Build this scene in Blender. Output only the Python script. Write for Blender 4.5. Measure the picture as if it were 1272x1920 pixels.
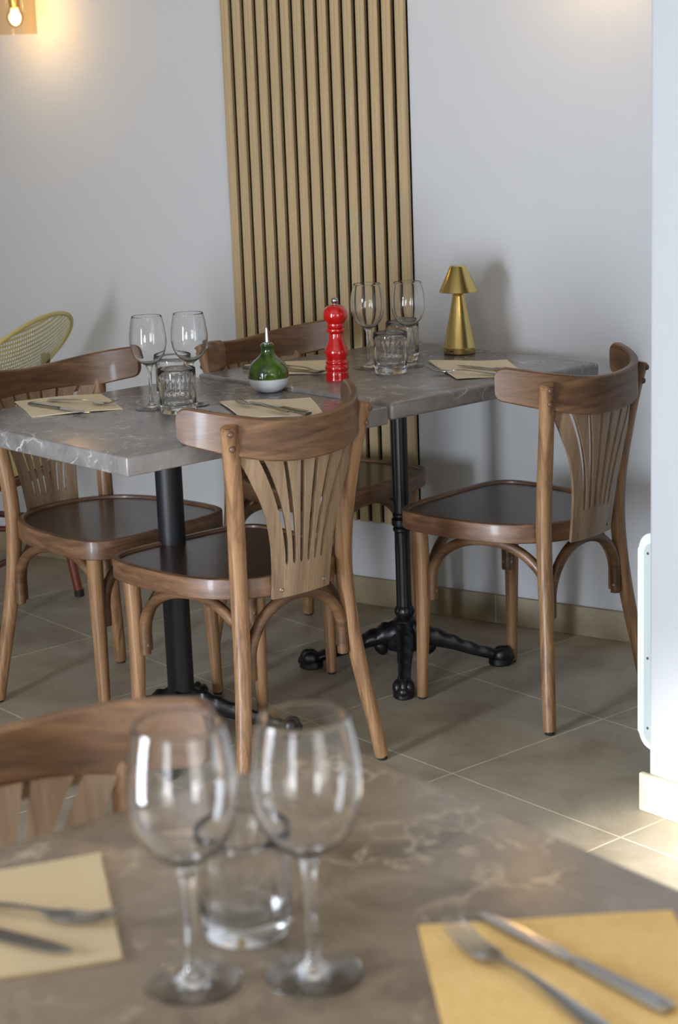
import bpy, bmesh, math, random
from mathutils import Vector, Matrix
from math import sin, cos, pi, sqrt
random.seed(7)
for o in list(bpy.data.objects): bpy.data.objects.remove(o)
scene = bpy.context.scene
COL = scene.collection

# ------------------------------------------------------------------ camera
F_PX, PITCH, ROLL, CAM_H = 3427.2, 0.2314, -0.038, 1.4489
cam_d = bpy.data.cameras.new('camera'); cam = bpy.data.objects.new('camera', cam_d); COL.objects.link(cam)
cam_d.sensor_fit = 'HORIZONTAL'; cam_d.sensor_width = 15.7; cam_d.lens = F_PX/1272*15.7
fw = Vector((0, cos(PITCH), -sin(PITCH))); rt = Vector((1, 0, 0)); up = Vector((0, sin(PITCH), cos(PITCH)))
xr = rt*cos(ROLL)+up*sin(ROLL); yr = up*cos(ROLL)-rt*sin(ROLL)
M = Matrix((xr, yr, -fw)).transposed().to_4x4(); M.translation = (0, 0, CAM_H)
cam.matrix_world = M; cam_d.clip_start = 0.05
cam_d.dof.use_dof = True; cam_d.dof.focus_distance = 4.0; cam_d.dof.aperture_fstop = 4.2
scene.camera = cam

# ------------------------------------------------------------------ light
w = bpy.data.worlds.new('world'); scene.world = w; w.use_nodes = True
w.node_tree.nodes['Background'].inputs[0].default_value = (0.75, 0.85, 1.0, 1); w.node_tree.nodes['Background'].inputs[1].default_value = 1.0
vs = scene.view_settings
vs.view_transform = 'Standard'; vs.look = 'None'; vs.gamma = 1; vs.use_curve_mapping = False; vs.exposure = 0.07

def area(name, loc, target, sx, sy, power, color, spread=None):
    d = bpy.data.lights.new(name, 'AREA'); d.shape = 'RECTANGLE'; d.size = sx; d.size_y = sy; d.energy = power; d.color = color
    if spread: d.spread = spread
    o = bpy.data.objects.new(name, d); COL.objects.link(o); o.location = loc
    o.rotation_euler = (Vector(target)-Vector(loc)).to_track_quat('-Z', 'Y').to_euler()
    return o
area('daylight_door_left', (-2.33, 1.06, 0.86), (-1.3, 1.06, 0.86), 0.68, 1.42, 190, (0.77, 0.86, 1.0))
area('fill_window_front', (-1.75, -2.42, 0.80), (-1.75, -1.4, 0.80), 0.9, 1.5, 45, (0.92, 0.95, 1.0))  # added frontal fill, placed at an unseen window behind the camera
area('fill_door_front', (3.0, -2.42, 0.95), (3.0, -1.4, 0.95), 2.6, 1.8, 62, (1.0, 0.97, 0.93))  # second added fill, wide and slightly warm, from unseen glazing behind
for k_, p_ in enumerate(((0.15, 0.35, 2.55), (0.75, 0.85, 2.55), (0.45, -0.6, 2.55))):
    d_ = bpy.data.lights.new('ceiling_spot', 'POINT'); d_.energy = 9; d_.color = (1.0, 0.80, 0.55); d_.shadow_soft_size = 0.035
    o_ = bpy.data.objects.new('ceiling_spot', d_); COL.objects.link(o_); o_.location = p_
sd = bpy.data.lights.new('sun', 'SUN'); sd.energy = 16.0; sd.angle = 0.09; sd.color = (1.0, 0.98, 0.95)
sun = bpy.data.objects.new('sun', sd); COL.objects.link(sun)
SUN_DIR = Vector((3.02, 1.95, -1.76))
sun.rotation_euler = SUN_DIR.to_track_quat('-Z', 'Y').to_euler()

# ------------------------------------------------------------------ materials
def s2l(c): return tuple(((x/255)/12.92 if x/255 <= 0.04045 else ((x/255+0.055)/1.055)**2.4) for x in c)+(1,)
def mat(name, col=(128, 128, 128), rough=0.5, metal=0, spec=0.5, coat=0, **k):
    m = bpy.data.materials.new(name); m.use_nodes = True
    b = m.node_tree.nodes['Principled BSDF']
    b.inputs['Base Color'].default_value = s2l(col); b.inputs['Roughness'].default_value = rough
    b.inputs['Metallic'].default_value = metal; b.inputs['Specular IOR Level'].default_value = spec
    b.inputs['Coat Weight'].default_value = coat; b.inputs['Coat Roughness'].default_value = 0.1
    return m
def N(m, t, **k):
    n = m.node_tree.nodes.new(t)
    for a, v in k.items(): setattr(n, a, v)
    return n
def L(m, a, b): m.node_tree.links.new(a, b)
def bsdf(m): return m.node_tree.nodes['Principled BSDF']
def coords(m, scale, rot=(0, 0, 0), kind='Object'):
    tc = N(m, 'ShaderNodeTexCoord'); mp = N(m, 'ShaderNodeMapping'); mp.inputs['Scale'].default_value = scale; mp.inputs['Rotation'].default_value = rot
    L(m, tc.outputs[kind], mp.inputs[0]); return mp.outputs[0]
def ramp(m, fac, stops):
    r = N(m, 'ShaderNodeValToRGB'); e = r.color_ramp.elements
    while len(e) < len(stops): e.new(0.5)
    for el, (p, c) in zip(e, stops): el.position = p; el.color = s2l(c)
    L(m, fac, r.inputs[0]); return r.outputs[0]
def noise(m, vec, scale, detail=4, rough=0.5, dist=0):
    n = N(m, 'ShaderNodeTexNoise'); n.inputs['Scale'].default_value = scale; n.inputs['Detail'].default_value = detail
    n.inputs['Roughness'].default_value = rough; n.inputs['Distortion'].default_value = dist; L(m, vec, n.inputs['Vector']); return n.outputs[0]
def bump(m, h, strength, dist=0.001):
    b = N(m, 'ShaderNodeBump'); b.inputs['Strength'].default_value = strength; b.inputs['Distance'].default_value = dist
    L(m, h, b.inputs['Height']); L(m, b.outputs[0], bsdf(m).inputs['Normal'])
def mixc(m, f, a, b, mode='MIX'):
    x = N(m, 'ShaderNodeMix', data_type='RGBA', blend_type=mode)
    for s, v in ((0, f), (6, a), (7, b)):
        if hasattr(v, 'is_linked') or hasattr(v, 'links'): L(m, v, x.inputs[s])
        else: x.inputs[s].default_value = v
    return x.outputs[2]
def wood(name, cols, scale, rough=0.42, coat=0.12, fine=1.0):
    m = mat(name, cols[0], rough, coat=coat)
    v = coords(m, scale)
    n1 = noise(m, v, 1.0, 5, 0.55, 1.2)
    v2 = coords(m, tuple(s*7 for s in scale)); n2 = noise(m, v2, 1.0, 3, 0.6, 0.2)
    c1 = ramp(m, n1, [(0.32, cols[0]), (0.5, cols[1]), (0.68, cols[2])])
    c2 = ramp(m, n2, [(0.35, (214, 205, 200)), (0.6, (255, 255, 255))])
    L(m, mixc(m, 0.55*fine, c1, c2, 'MULTIPLY'), bsdf(m).inputs['Base Color'])
    bump(m, n2, 0.12, 0.0004)
    return m
W3 = [(104, 68, 45), (134, 92, 62), (156, 112, 78)]
m_post = wood('stained_beech_vertical', [(112, 80, 54), (144, 108, 74), (164, 128, 90)], (55, 55, 2.6))
m_crest = wood('stained_beech_curved', [(80, 55, 36), (106, 76, 50), (126, 94, 64)], (5, 5, 34))
m_seat_rim = wood('stained_beech_rim', [(84, 57, 39), (108, 77, 53), (130, 95, 66)], (7, 7, 40))
m_seat = wood('dark_stained_plywood', [(52, 34, 26), (63, 43, 33), (74, 52, 40)], (30, 4, 4), 0.33, 0.3, 0.5)
m_splat = wood('light_stained_plywood', [(122, 98, 76), (145, 121, 96), (157, 133, 106)], (38, 6, 2.4))
m_oak = wood('pale_oak_veneer', [(172, 148, 110), (186, 162, 122), (196, 174, 134)], (90, 90, 1.6), 0.55, 0, 0.5)
m_felt = mat('black_felt', (16, 15, 14), 0.95, spec=0.1)
m_iron = mat('black_cast_iron', (13, 14, 16), 0.38, spec=0.5)
m_blackpaint = mat('black_powder_coat', (15, 16, 18), 0.45)
m_screw = mat('screw_steel', (170, 165, 150), 0.3, 1)
m_bolt = mat('brown_bolt', (98, 68, 52), 0.35, spec=0.6)
m_rubber = mat('dark_glide', (30, 26, 24), 0.6)
m_steel = mat('polished_steel', (178, 176, 174), 0.16, 1)
m_white_heater = mat('white_enamel', (222, 230, 228), 0.35)
m_grey_heater = mat('grey_side_panel', (186, 196, 192), 0.5)
m_red = mat('red_lacquer', (176, 8, 4), 0.14, coat=0.6)
m_cap = mat('dark_plastic', (30, 28, 24), 0.5)

m_brass = mat('brushed_brass', (206, 180, 112), 0.22, 1)
v = coords(m_brass, (1, 1, 1), kind='Object')
g = N(m_brass, 'ShaderNodeVectorMath', operation='NORMALIZE'); sp = N(m_brass, 'ShaderNodeSeparateXYZ'); cb = N(m_brass, 'ShaderNodeCombineXYZ')
L(m_brass, v, sp.inputs[0]); L(m_brass, sp.outputs[0], cb.inputs[0]); L(m_brass, sp.outputs[1], cb.inputs[1]); L(m_brass, cb.outputs[0], g.inputs[0])
nb = noise(m_brass, g.outputs[0], 30, 3); L(m_brass, ramp(m_brass, nb, [(0.3, (196, 170, 102)), (0.7, (218, 194, 126))]), bsdf(m_brass).inputs['Base Color'])
bsdf(m_brass).inputs['Anisotropic'].default_value = 0.5
bump(m_brass, nb, 0.05, 0.0005)

def marble(name, base, dark, vein):
    m = mat(name, base, 0.25, spec=0.8)
    v = coords(m, (1, 1, 1))
    n = noise(m, v, 8, 9, 0.68, 0.9); c = ramp(m, n, [(0.3, dark), (0.5, base), (0.72, tuple(min(255, x+16) for x in base))])
    # thin crack veins on warped cell edges, kept only in patches
    wv = N(m, 'ShaderNodeTexNoise'); wv.inputs['Scale'].default_value = 6; wv.inputs['Detail'].default_value = 6; L(m, v, wv.inputs['Vector'])
    ws_ = N(m, 'ShaderNodeVectorMath', operation='MULTIPLY_ADD'); ws_.inputs[1].default_value = (.34, .34, .34); L(m, wv.outputs[1], ws_.inputs[0]); L(m, v, ws_.inputs[2])
    def cracks(scale, wid, lo, hi, ns):
        vo = N(m, 'ShaderNodeTexVoronoi', feature='DISTANCE_TO_EDGE'); vo.inputs['Scale'].default_value = scale; L(m, ws_.outputs[0], vo.inputs['Vector'])
        d = N(m, 'ShaderNodeMapRange'); d.inputs[1].default_value = 0.0; d.inputs[2].default_value = wid; d.inputs[3].default_value = 1; d.inputs[4].default_value = 0; L(m, vo.outputs['Distance'], d.inputs[0])
        e = N(m, 'ShaderNodeMapRange'); e.inputs[1].default_value = lo; e.inputs[2].default_value = hi; L(m, noise(m, v, ns, 4, .6), e.inputs[0])
        f = N(m, 'ShaderNodeMath', operation='MULTIPLY'); L(m, d.outputs[0], f.inputs[0]); L(m, e.outputs[0], f.inputs[1]); return f.outputs[0]
    f1 = cracks(4.0, .018, .50, .66, 6); f2 = cracks(13.0, .05, .54, .72, 11)
    f = N(m, 'ShaderNodeMath', operation='MAXIMUM'); L(m, f1, f.inputs[0]); L(m, f2, f.inputs[1])
    n4 = noise(m, v, 60, 4, 0.7); c4 = ramp(m, n4, [(0.30, (236, 233, 231)), (0.7, (255, 255, 255))])
    cc = mixc(m, f.outputs[0], mixc(m, 0.6, c, c4, 'MULTIPLY'), s2l(vein))
    L(m, cc, bsdf(m).inputs['Base Color'])
    return m
m_marble = marble('grey_brown_marble', (126, 122, 120), (98, 94, 93), (214, 209, 202))
m_marble_warm = marble('warm_lit_marble', (124, 110, 93), (84, 72, 60), (184, 168, 142))  # same marble as the others, warm reflected light put into its colour

TS = 0.476
m_floor = mat('stone_floor_tiles', (140, 126, 104), 0.5)
v = coords(m_floor, (1, 1, 1))
br = N(m_floor, 'ShaderNodeTexBrick'); br.offset = 0; br.squash = 1
for k_, v_ in (('Scale', 1.0), ('Mortar Size', 0.0028), ('Mortar Smooth', 0.3), ('Bias', 0.0), ('Brick Width', TS), ('Row Height', TS)): br.inputs[k_].default_value = v_
br.inputs['Color1'].default_value = s2l((172, 163, 146)); br.inputs['Color2'].default_value = s2l((160, 151, 133)); br.inputs['Mortar'].default_value = s2l((214, 205, 184))
L(m_floor, v, br.inputs['Vector'])
n = noise(m_floor, v, 5, 8, 0.6, 0.4); c = ramp(m_floor, n, [(0.3, (190, 178, 162)), (0.5, (232, 228, 220)), (0.7, (255, 255, 255))])
n2 = noise(m_floor, v, 45, 4, 0.7)
L(m_floor, mixc(m_floor, 0.85, br.outputs['Color'], c, 'MULTIPLY'), bsdf(m_floor).inputs['Base Color'])
r = N(m_floor, 'ShaderNodeMapRange'); r.inputs[3].default_value = 0.36; r.inputs[4].default_value = 0.6; L(m_floor, n2, r.inputs[0]); L(m_floor, r.outputs[0], bsdf(m_floor).inputs['Roughness'])
h_ = N(m_floor, 'ShaderNodeMath', operation='MULTIPLY_ADD'); h_.inputs[1].default_value = -1.0; L(m_floor, br.outputs['Fac'], h_.inputs[0]); L(m_floor, n2, h_.inputs[2]); bump(m_floor, h_.outputs[0], 0.35, 0.0015)

def skirting_mat(name, base, joint, width, off):
    m = mat(name, base, 0.5)
    v = coords(m, (1, 1, 1)); s = N(m, 'ShaderNodeSeparateXYZ'); L(m, v, s.inputs[0])
    a = N(m, 'ShaderNodeMath', operation='ADD'); a.inputs[1].default_value = off; L(m, s.outputs[0], a.inputs[0])
    b = N(m, 'ShaderNodeMath', operation='FLOORED_MODULO'); b.inputs[1].default_value = width; L(m, a.outputs[0], b.inputs[0])
    c = N(m, 'ShaderNodeMath', operation='LESS_THAN'); c.inputs[1].default_value = 0.003; L(m, b.outputs[0], c.inputs[0])
    n = noise(m, v, 14, 6, 0.6); col = ramp(m, n, [(0.3, tuple(x*0.88 for x in base)), (0.6, base)])
    L(m, mixc(m, c.outputs[0], col, s2l(joint)), bsdf(m).inputs['Base Color'])
    return m
m_skirt = skirting_mat('stone_skirting', (152, 136, 106), (190, 180, 158), 0.476, 2.35)
m_skirt2 = mat('pale_stone_skirting', (196, 184, 158), 0.55)
v = coords(m_skirt2, (1, 1, 1)); L(m_skirt2, ramp(m_skirt2, noise(m_skirt2, v, 16, 5), [(0.3, (180, 168, 140)), (0.65, (206, 196, 172))]), bsdf(m_skirt2).inputs['Base Color'])

def plaster(name, col):
    m = mat(name, col, 0.75, spec=0.25)
    v = coords(m, (1, 1, 1)); bump(m, noise(m, v, 5, 3, 0.5), 0.25, 0.004); return m
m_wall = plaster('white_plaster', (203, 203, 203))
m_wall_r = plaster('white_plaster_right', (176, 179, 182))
m_ceil = plaster('white_ceiling', (176, 172, 165))

m_paper = mat('beige_paper', (218, 205, 174), 0.85, spec=0.15)
v = coords(m_paper, (1, 1, 1)); L(m_paper, ramp(m_paper, noise(m_paper, v, 160, 3), [(0.3, (226, 212, 180)), (0.7, (236, 222, 192))]), bsdf(m_paper).inputs['Base Color'])
m_paper_warm = mat('warm_lit_beige_paper', (214, 182, 122), 0.85, spec=0.15)  # same beige paper, yellowed by warm light put into the colour
v = coords(m_paper_warm, (1, 1, 1)); L(m_paper_warm, ramp(m_paper_warm, noise(m_paper_warm, v, 160, 3), [(0.3, (209, 176, 116)), (0.7, (219, 188, 128))]), bsdf(m_paper_warm).inputs['Base Color'])

m_paper_dim = mat('dimmed_beige_paper', (186, 168, 134), 0.85, spec=0.15)  # same beige paper, colour darkened to offset strong daylight on the near table
m_glass = mat('clear_glass', (255, 255, 255), 0.0)
bsdf(m_glass).inputs['Transmission Weight'].default_value = 1.0; bsdf(m_glass).inputs['IOR'].default_value = 1.40
m_bulb = bpy.data.materials.new('lit_bulb'); m_bulb.use_nodes = True
nt = m_bulb.node_tree; nt.nodes.clear(); em = nt.nodes.new('ShaderNodeEmission'); em.inputs[0].default_value = (1.0, 0.72, 0.36, 1); em.inputs[1].default_value = 60
ou = nt.nodes.new('ShaderNodeOutputMaterial'); nt.links.new(em.outputs[0], ou.inputs[0])
def thin_glass(name, tint=(255, 255, 255), rim=0.0):
    # a thin clear pane: mostly see-through, reflecting by Fresnel
    m = bpy.data.materials.new(name); m.use_nodes = True; t = m.node_tree; t.nodes.clear()
    tr = t.nodes.new('ShaderNodeBsdfTransparent'); tr.inputs[0].default_value = s2l(tint)
    gl = t.nodes.new('ShaderNodeBsdfGlossy'); gl.inputs['Roughness'].default_value = 0.02
    lw = t.nodes.new('ShaderNodeLayerWeight'); lw.inputs[0].default_value = 0.5
    pw = t.nodes.new('ShaderNodeMath'); pw.operation = 'POWER'; pw.inputs[1].default_value = 4.0; t.links.new(lw.outputs['Facing'], pw.inputs[0])
    fr = t.nodes.new('ShaderNodeMath'); fr.operation = 'MULTIPLY_ADD'; fr.inputs[1].default_value = 0.55; fr.inputs[2].default_value = 0.045; t.links.new(pw.outputs[0], fr.inputs[0])
    mx = t.nodes.new('ShaderNodeMixShader'); o = t.nodes.new('ShaderNodeOutputMaterial')
    t.links.new(fr.outputs[0], mx.inputs[0]); t.links.new(tr.outputs[0], mx.inputs[1]); t.links.new(gl.outputs[0], mx.inputs[2]); t.links.new(mx.outputs[0], o.inputs[0])
    return m
m_thin = thin_glass('thin_amber_glass', (252, 246, 234))
m_thin_clear = thin_glass('thin_clear_glass', (250, 251, 251))

# ceramic: green glaze over white, split by height
m_cer = mat('green_and_white_glaze', (225, 228, 232), 0.12, coat=0.5)
v = coords(m_cer, (1, 1, 1)); s = N(m_cer, 'ShaderNodeSeparateXYZ'); L(m_cer, v, s.inputs[0])
nn = noise(m_cer, v, 40, 3); a = N(m_cer, 'ShaderNodeMath', operation='MULTIPLY_ADD'); a.inputs[1].default_value = 0.003; L(m_cer, nn, a.inputs[0]); L(m_cer, s.outputs[2], a.inputs[2])
gt = N(m_cer, 'ShaderNodeMapRange'); gt.inputs[1].default_value = 0.0335; gt.inputs[2].default_value = 0.0355; L(m_cer, a.outputs[0], gt.inputs[0])
gr = ramp(m_cer, noise(m_cer, coords(m_cer, (30, 30, 8)), 1.5, 4), [(0.35, (26, 52, 8)), (0.6, (66, 96, 12))])
L(m_cer, mixc(m_cer, gt.outputs[0], s2l((222, 226, 232)), gr), bsdf(m_cer).inputs['Base Color'])

# woven cane with see-through holes
m_cane = mat('woven_cane', (214, 204, 138), 0.5)
tc = N(m_cane, 'ShaderNodeTexCoord'); s = N(m_cane, 'ShaderNodeSeparateXYZ'); L(m_cane, tc.outputs['UV'], s.inputs[0])
def frac_abs(sock, k):
    a = N(m_cane, 'ShaderNodeMath', operation='MULTIPLY'); a.inputs[1].default_value = k; L(m_cane, sock, a.inputs[0])
    b = N(m_cane, 'ShaderNodeMath', operation='FRACT'); L(m_cane, a.outputs[0], b.inputs[0])
    c = N(m_cane, 'ShaderNodeMath', operation='SUBTRACT'); c.inputs[1].default_value = 0.5; L(m_cane, b.outputs[0], c.inputs[0])
    d = N(m_cane, 'ShaderNodeMath', operation='ABSOLUTE'); L(m_cane, c.outputs[0], d.inputs[0]); return d.outputs[0]
fa, fb = frac_abs(s.outputs[0], 58), frac_abs(s.outputs[1], 52)
mxx = N(m_cane, 'ShaderNodeMath', operation='MAXIMUM'); L(m_cane, fa, mxx.inputs[0]); L(m_cane, fb, mxx.inputs[1])
al = N(m_cane, 'ShaderNodeMath', operation='GREATER_THAN'); al.inputs[1].default_value = 0.27; L(m_cane, mxx.outputs[0], al.inputs[0]); L(m_cane, al.outputs[0], bsdf(m_cane).inputs['Alpha'])
bump(m_cane, mxx.outputs[0], 0.3, 0.002)
m_cane_solid = mat('cane_binding', (206, 192, 118), 0.5)
m_mahog = wood('reddish_rattan_frame', [(84, 36, 20), (108, 50, 28), (126, 62, 34)], (30, 30, 4), 0.35)

# ------------------------------------------------------------------ helpers
def tag(o, label=None, cat=None, group=None, kind=None):
    if label: o['label'] = label
    if cat: o['category'] = cat
    if group: o['group'] = group
    if kind: o['kind'] = kind
    return o
def empty(name, loc=(0, 0, 0), rz=0):
    o = bpy.data.objects.new(name, None); COL.objects.link(o); o.location = loc; o.rotation_euler = (0, 0, rz); o.empty_display_size = 0.05; return o
def build(name, bm, m, parent=None, sharp=35, loc=None, rz=0):
    me = bpy.data.meshes.new(name); bmesh.ops.recalc_face_normals(bm, faces=bm.faces[:]); bm.to_mesh(me); bm.free()
    me.shade_smooth(); me.set_sharp_from_angle(angle=math.radians(sharp)); me.materials.append(m)
    o = bpy.data.objects.new(name, me); COL.objects.link(o)
    if parent: o.parent = parent
    if loc: o.location = loc
    if rz: o.rotation_euler = (0, 0, rz)
    return o
def struct(name, bm, m, parent=None, **k):
    o = build(name, bm, m, parent, **k)
    if not parent: o['kind'] = 'structure'
    return o
def box(bm, x0, x1, y0, y1, z0, z1, bev=0, seg=2, mtx=None):
    r = bmesh.ops.create_cube(bm, size=1); vs_ = r['verts']
    for v in vs_: v.co = Vector(((x0+x1)/2+v.co.x*(x1-x0), (y0+y1)/2+v.co.y*(y1-y0), (z0+z1)/2+v.co.z*(z1-z0)))
    if bev:
        es = list({e for v in vs_ for e in v.link_edges})
        r = bmesh.ops.bevel(bm, geom=es, offset=bev, segments=seg, profile=0.5, affect='EDGES'); vs_ = list({v for f in r['faces'] for v in f.verts} | {v for v in vs_ if v.is_valid})
    if mtx is not None: bmesh.ops.transform(bm, matrix=mtx, verts=[v for v in vs_ if v.is_valid])
    return vs_
def catmull(pts, n=8, closed=False):
    P = [Vector(p) for p in pts]; out = []; m = len(P)
    rng = m if closed else m-1
    for i in range(rng):
        if closed: p0, p1, p2, p3 = P[(i-1) % m], P[i], P[(i+1) % m], P[(i+2) % m]
        else: p0, p1, p2, p3 = P[max(i-1, 0)], P[i], P[i+1], P[min(i+2, m-1)]
        for j in range(n):
            t = j/n
            out.append(0.5*((2*p1)+(-p0+p2)*t+(2*p0-5*p1+4*p2-p3)*t*t+(-p0+3*p1-3*p2+p3)*t**3))
    if not closed: out.append(P[-1])
    return out
def sweep(bm, path, radii, seg=14, up_=(0, 0, 1), flat=1.0, sq=2.0, cap=True, closed=False, round_end=False):
    """tube along path; flat scales the section along the second axis, sq>2 makes it squarer"""
    P = [Vector(p) for p in path]; n = len(P)
    if not hasattr(radii, '__len__'): radii = [radii]*n
    rings = []; prev = None
    for i in range(n):
        a = P[(i-1) % n] if (closed or i > 0) else P[i]; b = P[(i+1) % n] if (closed or i < n-1) else P[i]
        t = (b-a).normalized()
        if prev is None:
            u = Vector(up_)
            if abs(u.dot(t)) > 0.95: u = Vector((1, 0, 0))
            x = (u-t*u.dot(t)).normalized()
        else: x = (prev-t*prev.dot(t)).normalized()
        prev = x; y = t.cross(x); ring = []
        for j in range(seg):
            a_ = 2*pi*j/seg; c, s_ = cos(a_), sin(a_)
            k = 1/((abs(c)**sq+abs(s_)**sq)**(1/sq))
            ring.append(bm.verts.new(P[i]+(x*c*k+y*s_*k*flat)*radii[i]))
        rings.append(ring)
    for i in range(n if closed else n-1):
        A, B = rings[i], rings[(i+1) % n]
        for j in range(seg): bm.faces.new((A[j], A[(j+1) % seg], B[(j+1) % seg], B[j]))
    if cap and not closed:
        bm.faces.new(rings[0][::-1]); bm.faces.new(rings[-1])
    return rings
def lathe(bm, prof, seg=48, center=(0, 0), mod=None, close=False):
    rings = []
    for r, z in prof:
        if r < 1e-6: rings.append([bm.verts.new((center[0], center[1], z))]); continue
        ring = []
        for j in range(seg):
            a = 2*pi*j/seg; rr = r*(mod(a, z, r) if mod else 1)
            ring.append(bm.verts.new((center[0]+rr*cos(a), center[1]+rr*sin(a), z)))
        rings.append(ring)
    pairs = list(zip(rings, rings[1:]))
    if close: pairs.append((rings[-1], rings[0]))
    for A, B in pairs:
        if len(A) == 1 and len(B) == 1: continue
        for j in range(seg):
            k = (j+1) % seg
            if len(A) == 1: bm.faces.new((A[0], B[k], B[j]))
            elif len(B) == 1: bm.faces.new((A[j], A[k], B[0]))
            else: bm.faces.new((A[j], A[k], B[k], B[j]))
    return rings
def children(o): return [c for c in bpy.data.objects if c.parent == o]
def copy_tree(o, parent=None):
    c = o.copy(); COL.objects.link(c)
    if parent: c.parent = parent
    for ch in children(o): copy_tree(ch, c)
    return c

# ------------------------------------------------------------------ the room
WALL_Y, WALL_A = 5.0532, -0.5905
wd = Vector((cos(WALL_A), sin(WALL_A), 0))
TA = -0.8823; e1 = Vector((cos(TA), sin(TA), 0)); e2 = Vector((-sin(TA), cos(TA), 0))
bm = bmesh.new(); box(bm, -9, 9, -9, 9, -0.1, 0)
struct('floor', bm, m_floor, loc=(-0.0821, 4.0402, 0), rz=TA)
# back wall in its own frame: x along the wall, y behind it
def wall_obj(name, bm, m, **k): return struct(name, bm, m, loc=(0, WALL_Y, 0), rz=WALL_A, **k)
bm = bmesh.new(); box(bm, -7, 3.2, 0, 0.15, 0, 2.7); wall_obj('wall_back', bm, m_wall)
bm = bmesh.new(); box(bm, -7, 3.0, -0.012, -0.0005, 0.0, 0.08, 0.003); wall_obj('baseboard_back', bm, m_skirt)
CR = Vector((0.598, 3.438, 0))
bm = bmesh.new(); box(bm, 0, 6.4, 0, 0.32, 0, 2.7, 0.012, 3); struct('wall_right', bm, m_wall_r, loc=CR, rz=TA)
bm = bmesh.new(); box(bm, -0.012, 6.4, -0.013, -0.0005, 0, 0.08, 0.003); struct('baseboard_right', bm, m_skirt2, loc=CR, rz=TA)
bm = bmesh.new(); box(bm, -2.55, 7, -2.65, 8, 2.7, 2.8); struct('ceiling', bm, m_ceil)
# left wall and front wall with openings
bm = bmesh.new()
box(bm, -2.55, -2.4, -2.5, 7.2, 0, 0.08); box(bm, -2.55, -2.4, -2.5, 7.2, 2.1, 2.7); box(bm, -2.55, -2.4, -2.5, 0.70, 0.08, 2.1); box(bm, -2.55, -2.4, 1.43, 7.2, 0.08, 2.1)
struct('wall_left', bm, m_wall)
bm = bmesh.new()
box(bm, -2.55, 1.65, -2.65, -2.5, 1.65, 2.7); box(bm, 1.65, 5.6, -2.65, -2.5, 1.95, 2.7); box(bm, -2.4, -2.25, -2.65, -2.5, 0, 1.65); box(bm, -1.25, 1.65, -2.65, -2.5, 0, 1.65); box(bm, 4.35, 5.6, -2.65, -2.5, 0, 1.95)
struct('wall_front', bm, m_wall)
def frame_bars(bm, x0, x1, z0, z1, n, fixed, axis):
    for i in range(n+1):
        x = x0+(x1-x0)*i/n
        if axis == 'y': box(bm, fixed-0.03, fixed+0.03, x-0.03, x+0.03, z0, z1)
        else: box(bm, x-0.03, x+0.03, fixed-0.03, fixed+0.03, z0, z1)
    for z in (z0+0.03, z1-0.03):
        if axis == 'y': box(bm, fixed-0.03, fixed+0.03, x0, x1, z-0.03, z+0.03)
        else: box(bm, x0, x1, fixed-0.03, fixed+0.03, z-0.03, z+0.03)
bm = bmesh.new(); frame_bars(bm, 0.70, 1.43, 0.08, 2.1, 1, -2.47, 'y'); struct('window_1', bm, m_white_heater)
bm = bmesh.new(); frame_bars(bm, -2.25, -1.25, 0.0, 1.65, 1, -2.57, 'x'); struct('window_2', bm, m_white_heater)
bm = bmesh.new(); frame_bars(bm, 1.65, 4.35, 0.0, 1.95, 3, -2.57, 'x'); struct('window_3', bm, m_white_heater)

# ------------------------------------------------------------------ slatted wall panel
pan = empty('slatted_wall_panel', Vector((0, WALL_Y, 0)), WALL_A)
tag(pan, 'tall panel of vertical oak slats on black felt, hung on the back wall', 'wall panel')
SO = WALL_Y*sin(-WALL_A); PX0 = -3.140+SO; PZ0, PZ1 = 0.245, 2.55
bm = bmesh.new(); box(bm, PX0, PX0+0.5992, -0.0085, -0.0002, PZ0, PZ1); build('felt_backing', bm, m_felt, pan)
for i in range(15):
    x = PX0+0.009+i*0.0402
    bm = bmesh.new(); box(bm, -0.0138, 0.0138, -0.0065, 0.0065, -(PZ1-PZ0)/2, (PZ1-PZ0)/2, 0.0012, 1)
    o = build('slat', bm, m_oak, pan, loc=(x+0.0138, -0.015, (PZ0+PZ1)/2))

# ------------------------------------------------------------------ bistro chair
def interp(tab, z):
    if z <= tab[0][0]: return tab[0][1]
    for (a, b), (c, d) in zip(tab, tab[1:]):
        if z <= c: return b+(d-b)*(z-a)/(c-a)
    return tab[-1][1]
def crest_y(x): return -0.2562+0.883*x*x+42.5*x**4
POST = [(0.1935, -0.220, 0.006), (0.182, -0.209, 0.09), (0.166, -0.196, 0.19), (0.153, -0.184, 0.29), (0.146, -0.176, 0.38), (0.144, -0.173, 0.46), (0.147, -0.178, 0.55), (0.158, -0.192, 0.66), (0.170, -0.204, 0.74), (0.181, -0.214, 0.796)]
HALF = [(0, .232), (.10, .231), (.160, .222), (.198, .196), (.213, .15), (.2145, .08), (.208, .0), (.192, -.07), (.162, -.13), (.115, -.172), (.06, -.195), (0, -.203)]
OUT = catmull([(x, y, 0) for x, y in HALF]+[(-x, y, 0) for x, y in HALF[-2:0:-1]], 4, True)
def seat_loop(bm, inset, z):
    n = len(OUT); vs_ = []
    for i in range(n):
        t = (OUT[(i+1) % n]-OUT[i-1]).normalized(); nr = Vector((-t.y, t.x, 0))
        if nr.dot(OUT[i]) > 0: nr = -nr
        p = OUT[i]+nr*inset; vs_.append(bm.verts.new((p.x, p.y, z)))
    return vs_
def bridge(bm, A, B):
    n = len(A)
    for i in range(n): bm.faces.new((A[i], A[(i+1) % n], B[(i+1) % n], B[i]))
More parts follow.
